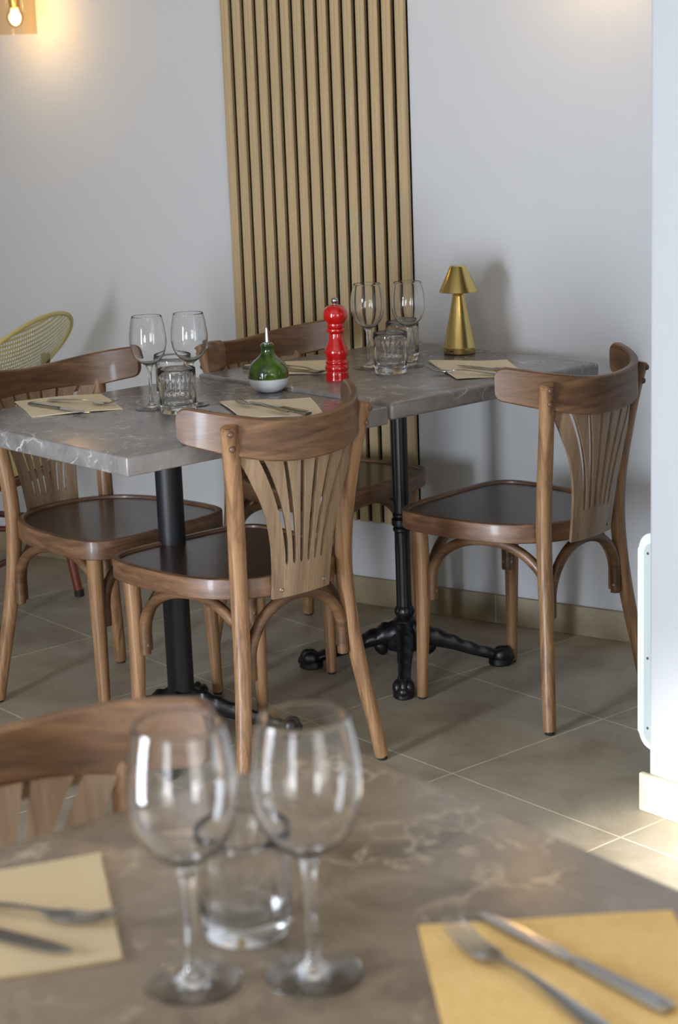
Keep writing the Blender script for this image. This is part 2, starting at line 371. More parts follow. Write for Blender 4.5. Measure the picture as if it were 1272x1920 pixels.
def make_chair():
    root = empty('bistro_chair')
    # seat
    bm = bmesh.new(); loops = [seat_loop(bm, i, z) for i, z in ((.024, .424), (.002, .4225), (.0, .4245), (.0, .4622), (.0012, .4650), (.0035, .4662), (.0140, .4662), (.0160, .4648), (.0172, .459), (.024, .4575))]
    for A, B in zip(loops, loops[1:]+loops[:1]): bridge(bm, A, B)
    seat = build('seat_rim', bm, m_seat_rim, root, 28)
    bm = bmesh.new(); A = seat_loop(bm, .0172, .4605); B = seat_loop(bm, .0172, .428); bridge(bm, A, B); bm.faces.new(A); bm.faces.new(B[::-1]); build('seat', bm, m_seat, root)
    # rear posts, which run on as the rear legs
    for s in (-1, 1):
        path = catmull([(s*x, y, z) for x, y, z in POST], 4); n = len(path)
        rad = [interp([(0, .0150), (.1, .0158), (.3, .0176), (.5, .0182), (.7, .0172), (.8, .0168)], p.z) for p in path]
        bm = bmesh.new(); sweep(bm, path, rad, 18, up_=(1, 0, 0), flat=0.9, sq=2.5)
        bmesh.ops.bevel(bm, geom=[e for e in bm.edges if any(len(f.verts) > 6 for f in e.link_faces)], offset=.0022, segments=2, affect='EDGES')
        p = build('rear_post', bm, m_post, root, 50)
        for zt in (.783, .752):
            # bolt heads sit on the outer face of the post
            k = min(path, key=lambda q: abs(q.z-zt)); c = Vector((s*0.42, -0.9, 0)).normalized()
            bm = bmesh.new(); r_ = lathe(bm, [(.0066, -.004), (.0070, .0015), (.0060, .0042), (.0034, .0060), (0, .0066)], 18)
            bmesh.ops.transform(bm, matrix=Matrix.Translation(Vector((k.x, k.y, zt))+c*0.0145) @ c.to_track_quat('Z', 'Y').to_matrix().to_4x4(), verts=bm.verts)
            build('bolt_head', bm, m_bolt, p)
        bm = bmesh.new(); lathe(bm, [(0, 0), (.0105, 0), (.0115, .002), (.0115, .007), (0, .007)], 16, (path[0].x, path[0].y)); build('glide', bm, m_rubber, p)
    # front legs
    for s in (-1, 1):
        path = catmull([(s*.176, .170, .006), (s*.174, .167, .12), (s*.1715, .1635, .24), (s*.172, .163, .34), (s*.174, .166, .424)], 6)
        rad = [interp([(0, .0122), (.15, .0148), (.3, .0172), (.43, .0178)], p.z) for p in path]
        bm = bmesh.new(); sweep(bm, path, rad, 18, up_=(1, 0, 0), sq=2.3); l = build('front_leg', bm, m_post, root, 50)
        bm = bmesh.new(); lathe(bm, [(0, 0), (.0098, 0), (.0105, .002), (.0105, .007), (0, .007)], 16, (path[0].x, path[0].y)); build('glide', bm, m_rubber, l)
    # four bentwood arches under the seat
    FLp, FRp, RLp, RRp = (-.172, .163), (.172, .163), (-.153, -.183), (.153, -.183)
    for A, B, inn, inA, inB in ((FLp, RLp, (1, 0), 0, 1), (RRp, FRp, (-1, 0), 0, 1), (FRp, FLp, (0, -1), 0, 0), (RRp, RLp, (0, 1), 0, 0)):
        A, B, inn = Vector((*A, 0)), Vector((*B, 0)), Vector((*inn, 0))
        d = (B-A); Ln = d.length; d.normalize()
        A2 = A+d*.0260+inn*.004; B2 = B-d*.009+inn*.0265 if inB else B-d*.0260+inn*.004
        dd2 = (B2-A2).normalized(); span = (B2-A2).length; c = (A2+B2)/2; R = span/2
        pts = [A2+Vector((0, 0, .252)), A2+Vector((0, 0, .288))]
        for i in range(21):
            a = pi*i/20; q = 2.25+(1.86-2.25)*i/20
            ca, sa = cos(a), sin(a); k = 1/((abs(ca)**q+abs(sa)**q)**(1/q))
            pts.append(c-dd2*R*ca*k+Vector((0, 0, .295+(.4105-.295)*sa*k)))
        pts += [B2+Vector((0, 0, .285)), B2+Vector((0, 0, .252))]
        path = catmull(pts, 2)
        bm = bmesh.new(); sweep(bm, path, .0112, 14, up_=tuple(inn), sq=2.8)
        a_ = build('bentwood_arch', bm, m_crest, root, 50)
        for e, dd in ((A2, d), (B2, -d)):
            bm = bmesh.new(); lathe(bm, [(.0036, -.002), (.0036, .0006), (.002, .0012), (0, .0008)], 14)
            bmesh.ops.transform(bm, matrix=Matrix.Translation(e+Vector((0, 0, .272))+dd*.0108) @ dd.to_track_quat('Z', 'Y').to_matrix().to_4x4(), verts=bm.verts)
            build('screw', bm, m_screw, a_)
    # crest rail
    bm = bmesh.new(); HW = .2235; n = 56; rings = []
    xs = [HW*(-cos(pi*(i/n)))*1.0 for i in range(n+1)]
    for x in xs:
        a = min(abs(x)/HW, 1); y = crest_y(x); t = Vector((1, 1.766*x+170*x**3, 0)).normalized(); nr = Vector((-t.y, t.x, 0))
        zc = .7545+.034*(x/.2224)**2
        arc = max(0.0, (HW-abs(x))*sqrt(1+(1.766*x+170*x**3)**2)); R = .026
        dz = 0 if arc > R else (R-sqrt(max(0, R*R-(R-arc)**2)))*.9
        Rb = .016; db = (0 if arc > Rb else (Rb-sqrt(max(0, Rb*Rb-(Rb-arc)**2))))+.013*a**3
        T = .0088; Ht = .0425+.002*a-dz; Hb = .0425+.002*a-db
        ring = []
        for u, v_ in ((-1, -.86), (-.6, -1), (.6, -1), (1, -.86), (1, .86), (.6, 1), (-.6, 1), (-1, .86)):
            ring.append(bm.verts.new(Vector((x, y, zc))+nr*(u*T)+Vector((0, 0, (Ht if v_ > 0 else -Hb) if abs(v_) == 1 else (Ht-.0035 if v_ > 0 else -Hb+.0035)))))
        rings.append(ring)
    for A, B in zip(rings, rings[1:]):
        for j in range(8): bm.faces.new((A[j], A[(j+1) % 8], B[(j+1) % 8], B[j]))
    bm.faces.new(rings[0]); bm.faces.new(rings[-1][::-1]); build('crest_rail', bm, m_crest, root, 30)
    # slotted splat
    Wt = [(.418, .0775), (.45, .0775), (.488, .080), (.53, .084), (.566, .091), (.60, .100), (.63, .111), (.66, .125), (.69, .138), (.72, .151), (.75, .162)]
    slots = [(-.0465, -.108), (-.028, -.061), (-.0095, -.019), (.0095, .019), (.028, .061), (.0465, .108)]
    def ysurf(x, z):
        s_ = max(0, min(1.15, (z-.42)/.30)); y0 = -.207-.040*s_; return y0+x*x*((1-s_)*1.3)+s_*(.883*x*x+42.5*x**4)
    zs_ = [.418, .44, .465, .484, .488, .4905, .494]+[.50+.0125*i for i in range(20)]
    bm = bmesh.new(); prev = None
    for z in zs_:
        Wd = interp(Wt, z); s_ = max(0, (z-.488)/.222)
        xs = [(-Wd)]; marks = []
        for i, (xb, xt) in enumerate(slots):
            g_ = s_**(1.75 if i in (0, 5) else 1.5 if i in (1, 4) else 1.25)
            x = xb+(xt-xb)*g_; hw = .0038+.0068*s_*(1-.78*s_)
            if z == .488: hw = .0012
            elif z == .4905: hw = .0024
            xs += [x-hw, x+hw]
        xs.append(Wd)
        cols = []
        for a, b in zip(xs[::2], xs[1::2]):
            cols.append([bm.verts.new((a+(b-a)*k/2, ysurf(a+(b-a)*k/2, z), z)) for k in range(3)])
        if prev:
            pc, pz = prev
            for A, B in zip(pc, cols):
                for k in range(2): bm.faces.new((A[k], A[k+1], B[k+1], B[k]))
            if z <= .488:
                for q in range(len(cols)-1): bm.faces.new((pc[q][2], pc[q+1][0], cols[q+1][0], cols[q][2]))
        prev = (cols, z)
    bmesh.ops.recalc_face_normals(bm, faces=bm.faces[:])
    if bm.faces[0].normal.y > 0: bmesh.ops.reverse_faces(bm, faces=bm.faces[:])
    bmesh.ops.solidify(bm, geom=bm.faces[:], thickness=.0075)
    spl = build('splat', bm, m_splat, root, 40)
    for s in (-1, 1):
        bm = bmesh.new(); lathe(bm, [(.0046, -.002), (.0048, .0006), (.003, .0014), (.0018, .0006), (0, .0006)], 16)
        nrm = Vector((s*.15, -1, 0)).normalized()
        bmesh.ops.transform(bm, matrix=Matrix.Translation(Vector((s*.058, ysurf(.058, .44)-.0002, .436))) @ nrm.to_track_quat('Z', 'Y').to_matrix().to_4x4(), verts=bm.verts)
        build('screw', bm, m_screw, spl)
    return root
chair = make_chair()
CH = [(0.4281, 4.180, 2.387, 'brown bentwood chair at the right, beside the white heater'),
      (-0.2162, 3.8129, 2.292, 'brown bentwood chair in the middle, its slotted back facing the viewer, below the green bottle'),
      (-0.5573, 4.250, -0.7649, 'brown bentwood chair at the left edge, in front of the cane armchair'),
      (-0.0507, 4.6271, -0.6974, 'brown bentwood chair behind the far table, in front of the slatted wall panel'),
      (-0.2714, 1.5876, -1.0097, 'blurred brown bentwood chair in the left foreground, pushed up to the near table')]
for i, (x, y, t, lab) in enumerate(CH):
    c = chair if i == 0 else copy_tree(chair)
    c.location = (x, y, 0); c.rotation_euler = (0, 0, t-pi/2); tag(c, lab, 'chair', 'bentwood bistro chairs')

# ------------------------------------------------------------------ tables
def table_top(parent, s, z, th, bev, m):
    bm = bmesh.new(); box(bm, -s/2, s/2, -s/2, s/2, z-th, z, bev, 4); return build('tabletop', bm, m, parent, 40)
def foot_leg(ang, L_):
    """a cast iron leg with leaf relief, ending in a claw foot"""
    bm = bmesh.new(); d = Vector((cos(ang), sin(ang), 0)); sd_ = Vector((-sin(ang), cos(ang), 0))
    prof = [(.018, .088, .024, .030), (.05, .084, .024, .027), (.08, .075, .022, .021), (.12, .062, .019, .017), (.16, .047, .016, .015), (.200, .034, .016, .013), (.236, .026, .017, .013)]
    path = catmull([(r*L_, z, 0) for r, z, a, b in prof], 4); rings = []
    for i, p in enumerate(path):
        f = i/(len(path)-1)*(len(prof)-1); k = min(int(f), len(prof)-2); u = f-k
        hw = prof[k][2]*(1-u)+prof[k+1][2]*u; hh = prof[k][3]*(1-u)+prof[k+1][3]*u
        wob = 1+.10*sin(i*1.6)
        ring = []
        for j in range(14):
            a = 2*pi*j/14; c, s = cos(a), sin(a); rel = (1+.10*cos(3*a))*(wob if s > 0 else 1)
            ring.append(bm.verts.new(d*p.x+sd_*(hw*.98*c*rel)+Vector((0, 0, p.y+hh*1.12*s*rel))))
        rings.append(ring)
    for A, B in zip(rings, rings[1:]):
        for j in range(14): bm.faces.new((A[j], A[(j+1) % 14], B[(j+1) % 14], B[j]))
    bm.faces.new(rings[0][::-1]); bm.faces.new(rings[-1])
    # claw: three toes on a rounded pad
    R = .238*L_
    for dx, dy, r, rz in ((0.006, 0, .021, .020), (0.004, .014, .014, .022), (0.004, -.014, .014, .022), (.012, 0, .013, .027)):
        bmesh.ops.create_uvsphere(bm, u_segments=14, v_segments=9, radius=1, matrix=Matrix.Translation(d*(R+dx)+sd_*dy+Vector((0, 0, .020 if r > .02 else .026))) @ Matrix.Rotation(ang, 4, 'Z') @ Matrix.Diagonal((r*1.5, r*.95, rz*.9, 1)))
    # flat pad that touches the floor
    rr = []
    for z, k in ((0, .86), (.004, 1), (.018, .98), (.022, .8)):
        rr.append([bm.verts.new(d*(R+.002+0.031*k*cos(2*pi*j/20))+sd_*(.026*k*sin(2*pi*j/20))+Vector((0, 0, z))) for j in range(20)])
    for A, B in zip(rr, rr[1:]):
        for j in range(20): bm.faces.new((A[j], A[(j+1) % 20], B[(j+1) % 20], B[j]))
    bm.faces.new(rr[0][::-1]); bm.faces.new(rr[-1])
    # hanging leaf near the hub
    bmesh.ops.create_uvsphere(bm, u_segments=12, v_segments=8, radius=1, matrix=Matrix.Translation(d*.062+Vector((0, 0, .052))) @ Matrix.Rotation(ang, 4, 'Z') @ Matrix.Rotation(.5, 4, 'Y') @ Matrix.Diagonal((.017, .013, .024, 1)))
    return bm
def table(loc, rot, s, ztop, bev, kind, label, m, foot_off=0):
    t = empty('bistro_table', (*loc, 0), rot); tag(t, label, 'table', 'square marble bistro tables')
    table_top(t, s, ztop, .0395, bev, m)
    zu = ztop-.0395
    bm = bmesh.new(); box(bm, -.17, .17, -.03, .03, zu-.008, zu-.0002, .002); box(bm, -.03, .03, -.17, .17, zu-.008, zu-.0002, .002); build('mounting_plate', bm, m_iron, t)
    if kind == 'plain':
        bm = bmesh.new(); lathe(bm, [(0, .10), (.030, .10), (.030, zu-.008), (0, zu-.008)], 40); build('column', bm, m_blackpaint, t)
        bm = bmesh.new(); lathe(bm, [(0, .045), (.05, .05), (.052, .075), (.044, .09), (.040, .104), (.0335, .112), (.0305, .116), (0, .116)], 40); build('base_hub', bm, m_iron, t)
    else:
        def flut(a, z, r): return 1-.045*abs(sin(8*a)) if (.14 < z < .352 or .41 < z < zu-.03) else 1
        zz = [(.0, .096), (.0275, .096), (.0285, .100), (.0285, .122), (.026, .126), (.019, .130), (.0225, .135), (.0258, .142), (.0258, .150), (.0225, .157), (.0195, .160), (.0195, .165)]
        zz += [(.0192, .17+.02*i) for i in range(9)]+[(.0192, .352), (.0225, .355), (.0225, .361), (.0195, .364), (.0255, .369), (.0262, .376), (.0255, .384), (.0195, .389), (.0225, .392), (.0225, .397), (.0195, .401), (.0195, .405)]
        zz += [(.0196+.0008*i/8, .415+.033*i) for i in range(9)]+[(.0225, zu-.026), (.0225, zu-.02), (.0205, zu-.016), (.024, zu-.010), (.024, zu-.008), (0, zu-.008)]
        bm = bmesh.new(); lathe(bm, zz, 64, mod=flut); build('column', bm, m_iron, t, 30)
        bm = bmesh.new(); lathe(bm, [(0, .045), (.046, .05), (.050, .068), (.043, .082), (.037, .090), (.031, .0965), (0, .0965)], 40, mod=lambda a, z, r: 1+.04*sin(10*a) if z < .085 else 1); build('base_hub', bm, m_iron, t)
    for k in range(4): build('foot', foot_leg(pi/4+k*pi/2, 1.0), m_iron, t, 40)
    return t
TG = -0.8516; g1 = Vector((cos(TG), sin(TG))); g2 = Vector((-sin(TG), cos(TG))); S = .6955
N1 = Vector((-0.4070, 3.4707)); c1 = N1-g1*S/2+g2*S/2
N2 = Vector((0.1246, 3.9337)); c2 = N2-g1*S/2+g2*S/2
K3 = Vector((-0.0087, 1.8616)); h1 = Vector((cos(-.9278), sin(-.9278))); h2 = Vector((-sin(-.9278), cos(-.9278))); c3 = K3+h1*S/2-h2*S/2
T1Z, T2Z, T3Z = .755, .762, .755
table(c1, TG, S, T1Z, .004, 'plain', 'square grey marble table with smooth black column, left of the two tables pushed together', m_marble)
table(c2+Vector((-.002, -.003)), TG, S, T2Z, .009, 'fluted', 'square grey marble table with ringed black column, against the back wall under the brass lamp', m_marble)
table(c3, -.9278, S, T3Z, .006, 'plain', 'blurred marble table in warm light filling the foreground', m_marble_warm)

# ------------------------------------------------------------------ glassware
WG_O = [(.0, .0004), (.030, .0004), (.0362, .0006), (.0368, .0012), (.036, .0018), (.026, .0030), (.015, .0055), (.0085, .0095), (.0054, .0155), (.0042, .025), (.0039, .045), (.0040, .065), (.0046, .080), (.0062, .090), (.0098, .0968), (.0165, .1015), (.0245, .1075), (.0315, .1155), (.0368, .1265), (.0400, .1395), (.0411, .152), (.0405, .166), (.0385, .181), (.0358, .195), (.0334, .2055)]
WG_I = [(.0330, .2060), (.0326, .2055), (.0350, .195), (.0377, .181), (.0397, .166), (.0402, .152), (.0391, .1398), (.0358, .1272), (.0305, .1168), (.0235, .1090), (.0155, .1035), (.0075, .1008), (0, .1002)]
def smooth_prof(P, n=3):
    q = catmull([(a, b, 0) for a, b in P], n); return [(max(0, p.x), p.y) for p in q]
def make_wine():
    r = empty('wine_glass')
    O_ = smooth_prof(WG_O); k0 = next(i for i, (a, z) in enumerate(O_) if z > .0105 and i > 12); k1 = next(i for i, (a, z) in enumerate(O_) if z > .0972)
    z0, z1 = O_[k0][1], O_[k1][1]
    bm = bmesh.new(); lathe(bm, [(0, z1)]+O_[k1:]+smooth_prof(WG_I), 72); build('bowl', bm, m_glass, r, 60)
    bm = bmesh.new(); lathe(bm, [(0, z0)]+O_[k0:k1+1]+[(0, z1)], 40); build('stem', bm, m_glass, r, 60)
    bm = bmesh.new(); lathe(bm, O_[:k0+1]+[(0, z0)], 72); build('foot', bm, m_glass, r, 60)
    return r
def make_tumbler(H):
    bm = bmesh.new(); n = 22
    def cut(a, z, r):
        if r < .036: return 1
        if .024 < z < H-.022: return 1-.030*(0.5+0.5*cos(n*a))**2
        if z < .020 and z > .003: return 1-.014*abs(cos(n/2*a+z*260))
        return 1
    o = [(0, .0012), (.030, .0008), (.0365, .0012), (.0388, .004), (.0398, .010), (.0402, .017), (.0400, .021), (.0402, .026)]+[(.0402+.0012*i/8, .030+(H-.054)*i/8) for i in range(9)]+[(.0414, H-.020), (.0416, H-.01), (.0415, H-.001)]
    i_ = [(.0405, H), (.0396, H-.001), (.0393, H-.02), (.0378, .040), (.0368, .024), (.0345, .0195), (.028, .0175), (0, .017)]
    lathe(bm, o+i_, 168, mod=cut); return build('tumbler', bm, m_glass, None, 50)
wg = make_wine(); tb = make_tumbler(.098)
WG = [(-.408, 4.020, T1Z, 1.0, 'left wine glass of the pair standing on the left marble table'),
      (-.318, 4.045, T1Z, 1.0, 'right wine glass of the pair standing on the left marble table'),
      (.088, 4.440, T2Z, 1.0, 'wine glass just right of the red pepper mill, left of its pair'),
      (.187, 4.448, T2Z, 1.0, 'wine glass nearest the brass lamp, right of its pair on the far table'),
      (-.130, 1.330, T3Z, 1.06, 'large blurred wine glass in the foreground, left one of the near pair'),
      (-.034, 1.337, T3Z, 1.06, 'large blurred wine glass in the foreground, right one of the near pair')]
for i, (x, y, z, s, lab) in enumerate(WG):
    o = wg if i == 0 else copy_tree(wg)
    o.location = (x, y, z+.0002); o.scale = (s, s, s); tag(o, lab, 'wine glass', 'clear stemmed wine glasses')
TB = [(-.343, 3.955, T1Z, 1.0, 'ribbed glass tumbler in front of the pair of wine glasses on the left marble table'),
      (-.366, 4.140, T1Z, 1.0, 'ribbed glass tumbler half hidden behind the other tumbler on the left marble table'),
      (.138, 4.352, T2Z, 1.0, 'ribbed glass tumbler in front of the wine glasses, right of the red pepper mill'),
      (.175, 4.545, T2Z, 1.0, 'ribbed glass tumbler half hidden at the back between wine glass and brass lamp'),
      (-.091, 1.418, T3Z, .95, 'blurred cut glass tumbler between the two foreground wine glasses')]
for i, (x, y, z, s, lab) in enumerate(TB):
    o = tb if i == 0 else tb.copy()
    if i: COL.objects.link(o)
    o.location = (x, y, z+.0002); o.rotation_euler = (0, 0, i*.7); o.scale = (s, s, s); tag(o, lab, 'tumbler', 'ribbed glass tumblers')

# ------------------------------------------------------------------ oil bottle, pepper mill, lamp
ob = empty('oil_bottle', (-.151, 4.190, T1Z)); tag(ob, 'round ceramic oil bottle, green above and white below, with metal pourer', 'bottle')
bm = bmesh.new(); lathe(bm, smooth_prof([(0, .001), (.018, .0005), (.026, .001), (.034, .006), (.0425, .016), (.0468, .029), (.0474, .040), (.0464, .050), (.0430, .060), (.0368, .0690), (.0285, .0765), (.0205, .0830), (.0158, .0895), (.0142, .097), (.0145, .103), (.0158, .1065), (.0158, .1095), (.0140, .111), (.0125, .111)])+[(.011, .1108), (.0108, .10), (0, .10)], 56); build('body', bm, m_cer, ob)
bm = bmesh.new(); lathe(bm, [(0, .1005), (.0106, .1005), (.0106, .111), (.0126, .1115), (.0126, .1132), (.009, .1142), (.0055, .1155), (.0048, .122), (.0040, .135), (.0031, .148), (.0026, .150), (.0014, .150), (.0014, .14), (0, .14)], 28)
build('pourer', bm, m_steel, ob)
bm = bmesh.new(); sweep(bm, catmull([(.001, 0, .149), (.002, 0, .153), (.0048, 0, .1545), (.0062, 0, .152)], 4), .0011, 8); build('pourer_flap', bm, m_cap, ob)
pm = empty('pepper_mill', (.0085, 4.275, T2Z)); tag(pm, 'glossy red turned wooden pepper mill with a steel knob', 'pepper mill')
bm = bmesh.new(); lathe(bm, smooth_prof([(0, .0005), (.0270, .0005), (.0276, .002), (.0274, .018), (.0262, .0205), (.0256, .0225), (.0276, .0255), (.0283, .031), (.0270, .0355), (.0258, .0375), (.0256, .039), (.0268, .0415), (.0268, .045), (.0246, .048), (.0250, .053), (.0270, .060), (.0280, .067), (.0266, .075), (.0228, .085), (.0190, .095), (.0172, .104), (.0168, .111)], 3)+[(.0178, .1125), (.0222, .1155), (.0232, .119), (.0222, .1225), (.0196, .1238)], 56); build('body', bm, m_red, pm)
bm = bmesh.new(); lathe(bm, [(0, .1242), (.0190, .1242), (.0198, .127), (.0206, .131), (.0200, .1345)]+smooth_prof([(.0205, .1355), (.0255, .142), (.0284, .150), (.0286, .158), (.0262, .167), (.0200, .1745), (.0100, .178), (0, .1785)], 3), 56); build('head', bm, m_red, pm)
bm = bmesh.new(); lathe(bm, smooth_prof([(0, .1782), (.0055, .1785), (.0056, .181), (.0075, .184), (.0086, .188), (.0076, .192), (.0045, .1945), (0, .195)], 3), 28); build('knob', bm, m_steel, pm)
la = empty('table_lamp', (.323, 4.622, T2Z), 0.35); tag(la, 'cordless brushed brass table lamp with conical shade', 'lamp')
bm = bmesh.new(); lathe(bm, [(0, 0), (.039, 0), (.0395, .0015), (.0395, .003), (0, .003)], 56); build('foot_ring', bm, m_cap, la)
bm = bmesh.new(); lathe(bm, [(0, .003), (.0402, .003), (.0408, .0045), (.0408, .018), (.0400, .019), (.0122, .163), (0, .163)], 64); build('body', bm, m_brass, la)
bm = bmesh.new(); lathe(bm, [(.0470, .1590), (.0482, .1584), (.0486, .1592), (.0212, .2215), (.0195, .2235), (0, .2235), (0, .2218), (.0185, .2216), (.0203, .2205), (.0470, .1594)], 64); build('shade', bm, m_brass, la)
bm = bmesh.new(); box(bm, -.006, .006, -.0414, -.0400, .0095, .0125, .0005, 1); bt = build('touch_button', bm, m_cap, la); bt.rotation_euler = (0, 0, -.95)

# ------------------------------------------------------------------ napkins
def napkin(corners, z, label, m, seed, fold=True, amp=.0012):
    rnd = random.Random(seed)
    TL, TR, BR, BL = [Vector((*c, 0)) for c in corners]; cen = (TL+TR+BR+BL)/4
    o = empty('paper_napkin', (cen.x, cen.y, z)); tag(o, label, 'napkin', 'folded paper napkins')
    ph = [rnd.uniform(0, 6) for _ in range(4)]
    def sheet(name, z0, th, dx):
        bm = bmesh.new(); n = 16; top = []; bot = []
        for i in range(n+1):
            ra, rb = [], []
            for j in range(n+1):
                u, v_ = i/n, j/n; p = (TL*(1-u)+TR*u)*(1-v_)+(BL*(1-u)+BR*u)*v_-cen
                e = max(abs(u-.5), abs(v_-.5))*2
                lift = amp*(e**4)*(1+sin(ph[0]+5*u)+.6*sin(ph[1]+6*v_))
                p = p*(1-dx)
                ra.append(bm.verts.new((p.x, p.y, z0+th+lift))); rb.append(bm.verts.new((p.x, p.y, z0+lift*.9)))
            top.append(ra); bot.append(rb)
        for i in range(n):
            for j in range(n):
                bm.faces.new((top[i][j], top[i+1][j], top[i+1][j+1], top[i][j+1])); bm.faces.new((bot[i][j], bot[i][j+1], bot[i+1][j+1], bot[i+1][j]))
        for k in range(n):
            bm.faces.new((top[k][0], bot[k][0], bot[k+1][0], top[k+1][0])); bm.faces.new((top[k][n], top[k+1][n], bot[k+1][n], bot[k][n]))
            bm.faces.new((top[0][k], top[0][k+1], bot[0][k+1], bot[0][k])); bm.faces.new((top[n][k], bot[n][k], bot[n][k+1], top[n][k+1]))
        build(name, bm, m, o, 40)
    sheet('lower_ply', .0003, .0009, 0); sheet('upper_ply', .0017, .0009, .012)
    return o
NAP = [([(-.740, 4.177), (-.546, 4.236), (-.472, 4.019), (-.666, 3.961)], T1Z, 'beige paper napkin on the left marble table, at the left chair\'s place', m_paper),
       ([(-.260, 4.056), (-.054, 4.073), (-.023, 3.856), (-.198, 3.836)], T1Z, 'beige paper napkin in front of the green and white bottle', m_paper),
       ([(-.224, 4.553), (-.017, 4.590), (-.008, 4.363), (-.189, 4.390)], T2Z, 'beige paper napkin behind the bottle, left of the red pepper mill', m_paper),
       ([(.235, 4.499), (.429, 4.467), (.448, 4.236), (.285, 4.204)], T2Z, 'beige paper napkin in front of the brass lamp', m_paper),
       ([(-.405, 1.530), (-.234, 1.588), (-.190, 1.372), (-.365, 1.325)], T3Z, 'blurred beige paper napkin at the bottom left of the near table', m_paper_dim),
       ([(.053, 1.415), (.269, 1.423), (.277, 1.205), (.066, 1.200)], T3Z, 'blurred beige paper napkin in warm light at the bottom right of the near table', m_paper_warm)]
for i, (c, z, lab, m) in enumerate(NAP): napkin(c, z, lab, m, i, amp=.0006 if i > 3 else .0016)

# ------------------------------------------------------------------ cutlery: built along +x from the handle end (x=0) to the tip
def make_fork():
    bm = bmesh.new(); Lh = .198
    def zc(x):
        return interp([(0, .0035), (.02, .0042), (.06, .0075), (.10, .0098), (.125, .0085), (.145, .0035), (.160, .0022), (.175, .0042), (.198, .0125)], x)
    def hwid(x):
        return interp([(0, .0045), (.004, .0080), (.015, .0092), (.04, .0070), (.08, .0042), (.115, .0033), (.128, .0040), (.138, .0085), (.147, .0118), (.158, .0125)], x)
    xs = [0, .002, .006]+[.012+.006*i for i in range(25)]; prev = None
    def ring(x, y0, y1, dish=True):
        z = zc(x); t = .0011; k = .002 if (dish and x > .138) else 0; r_ = []
        for f, s in ((0, 1), (.25, 1), (.5, 1), (.75, 1), (1, 1), (1, -1), (.75, -1), (.5, -1), (.25, -1), (0, -1)):
            y = y0+(y1-y0)*f; r_.append(bm.verts.new((x, y, z+s*t*(.55 if f in (0, 1) else 1)+k*(abs(y)/.012)**2)))
        return r_
    def loft(rs):
        for A, B in zip(rs, rs[1:]):
            for j in range(10): bm.faces.new((A[j], A[(j+1) % 10], B[(j+1) % 10], B[j]))
        bm.faces.new(rs[0][::-1]); bm.faces.new(rs[-1])
    loft([ring(x, -hwid(x), hwid(x)) for x in xs])
    for k in range(4):
        y = -.0098+k*.00653
        loft([ring(x, y*sc-w_, y*sc+w_) for x, w_, sc in ((.153, .0021, 1), (.165, .0019, 1.0), (.178, .0017, .97), (.190, .0014, .94), (.198, .0006, .92))])
    return build('fork', bm, m_steel, None, 50)
def make_knife():
    r = empty('table_knife')
    bm = bmesh.new(); rings = []
    for x, w_, t in ((0, .006, .0022), (.002, .0085, .0034), (.012, .0092, .0038), (.05, .0078, .0036), (.092, .0066, .0034), (.102, .0062, .0034), (.106, .0050, .0026)):
        rings.append([bm.verts.new((x, w_*a, .0040+t*b)) for a, b in ((-1, -.5), (-.7, -1), (.7, -1), (1, -.5), (1, .5), (.7, 1), (-.7, 1), (-1, .5))])
    for A, B in zip(rings, rings[1:]):
        for j in range(8): bm.faces.new((A[j], A[(j+1) % 8], B[(j+1) % 8], B[j]))
    bm.faces.new(rings[0][::-1]); bm.faces.new(rings[-1]); build('handle', bm, m_steel, r, 30)
    bm = bmesh.new(); rings = []
    for x, a, b in ((.1055, -.0045, .0045), (.112, -.0052, .0052), (.118, -.0085, .0058), (.135, -.0102, .0060), (.165, -.0105, .0060), (.19, -.0098, .0056), (.205, -.0078, .0045), (.214, -.0045, .0028), (.219, -.0005, .0005)):
        rings.append([bm.verts.new((x, y, .0038+z)) for y, z in ((a, 0), (a*.5, .0006), (b, .0009), (b, -.0009), (a*.5, -.0006))])
    for A, B in zip(rings, rings[1:]):
        for j in range(5): bm.faces.new((A[j], A[(j+1) % 5], B[(j+1) % 5], B[j]))
    bm.faces.new(rings[0][::-1]); bm.faces.new(rings[-1]); build('blade', bm, m_steel, r, 30)
    return r
fork = make_fork(); knife = make_knife()
def place(o, tip, end, L_, z):
    tip, end = Vector(tip), Vector(end); d = (tip-end).normalized(); e = tip-d*L_
    o.location = (e.x, e.y, z); o.rotation_euler = (0, 0, math.atan2(d.y, d.x))
ZN = .0032
FK = [((-.489, 4.047), (-.631, 4.134), T1Z+ZN, 'steel fork on the napkin at the left side of the left marble table'),
      ((-.222, 4.010), (-.070, 3.816), T1Z+ZN+.003, 'steel fork on the napkin in front of the green and white bottle'),
      ((-.018, 4.330), (-.128, 4.500), T2Z+ZN, 'steel fork on the napkin behind the bottle, pointing at the red pepper mill'),
      ((.226, 4.325), (.385, 4.222), T2Z+ZN, 'steel fork on the napkin in front of the brass lamp'),
      ((-.200, 1.430), (-.385, 1.487), T3Z+ZN, 'blurred steel fork on the bottom left napkin'),
      ((.080, 1.388), (.172, 1.236), T3Z+ZN, 'blurred steel fork on the warmly lit napkin at bottom right')]
for i, (a, b, z, lab) in enumerate(FK):
    o = fork if i == 0 else fork.copy()
    if i: COL.objects.link(o)
    place(o, a, b, .198, z); tag(o, lab, 'fork', 'steel dinner forks')
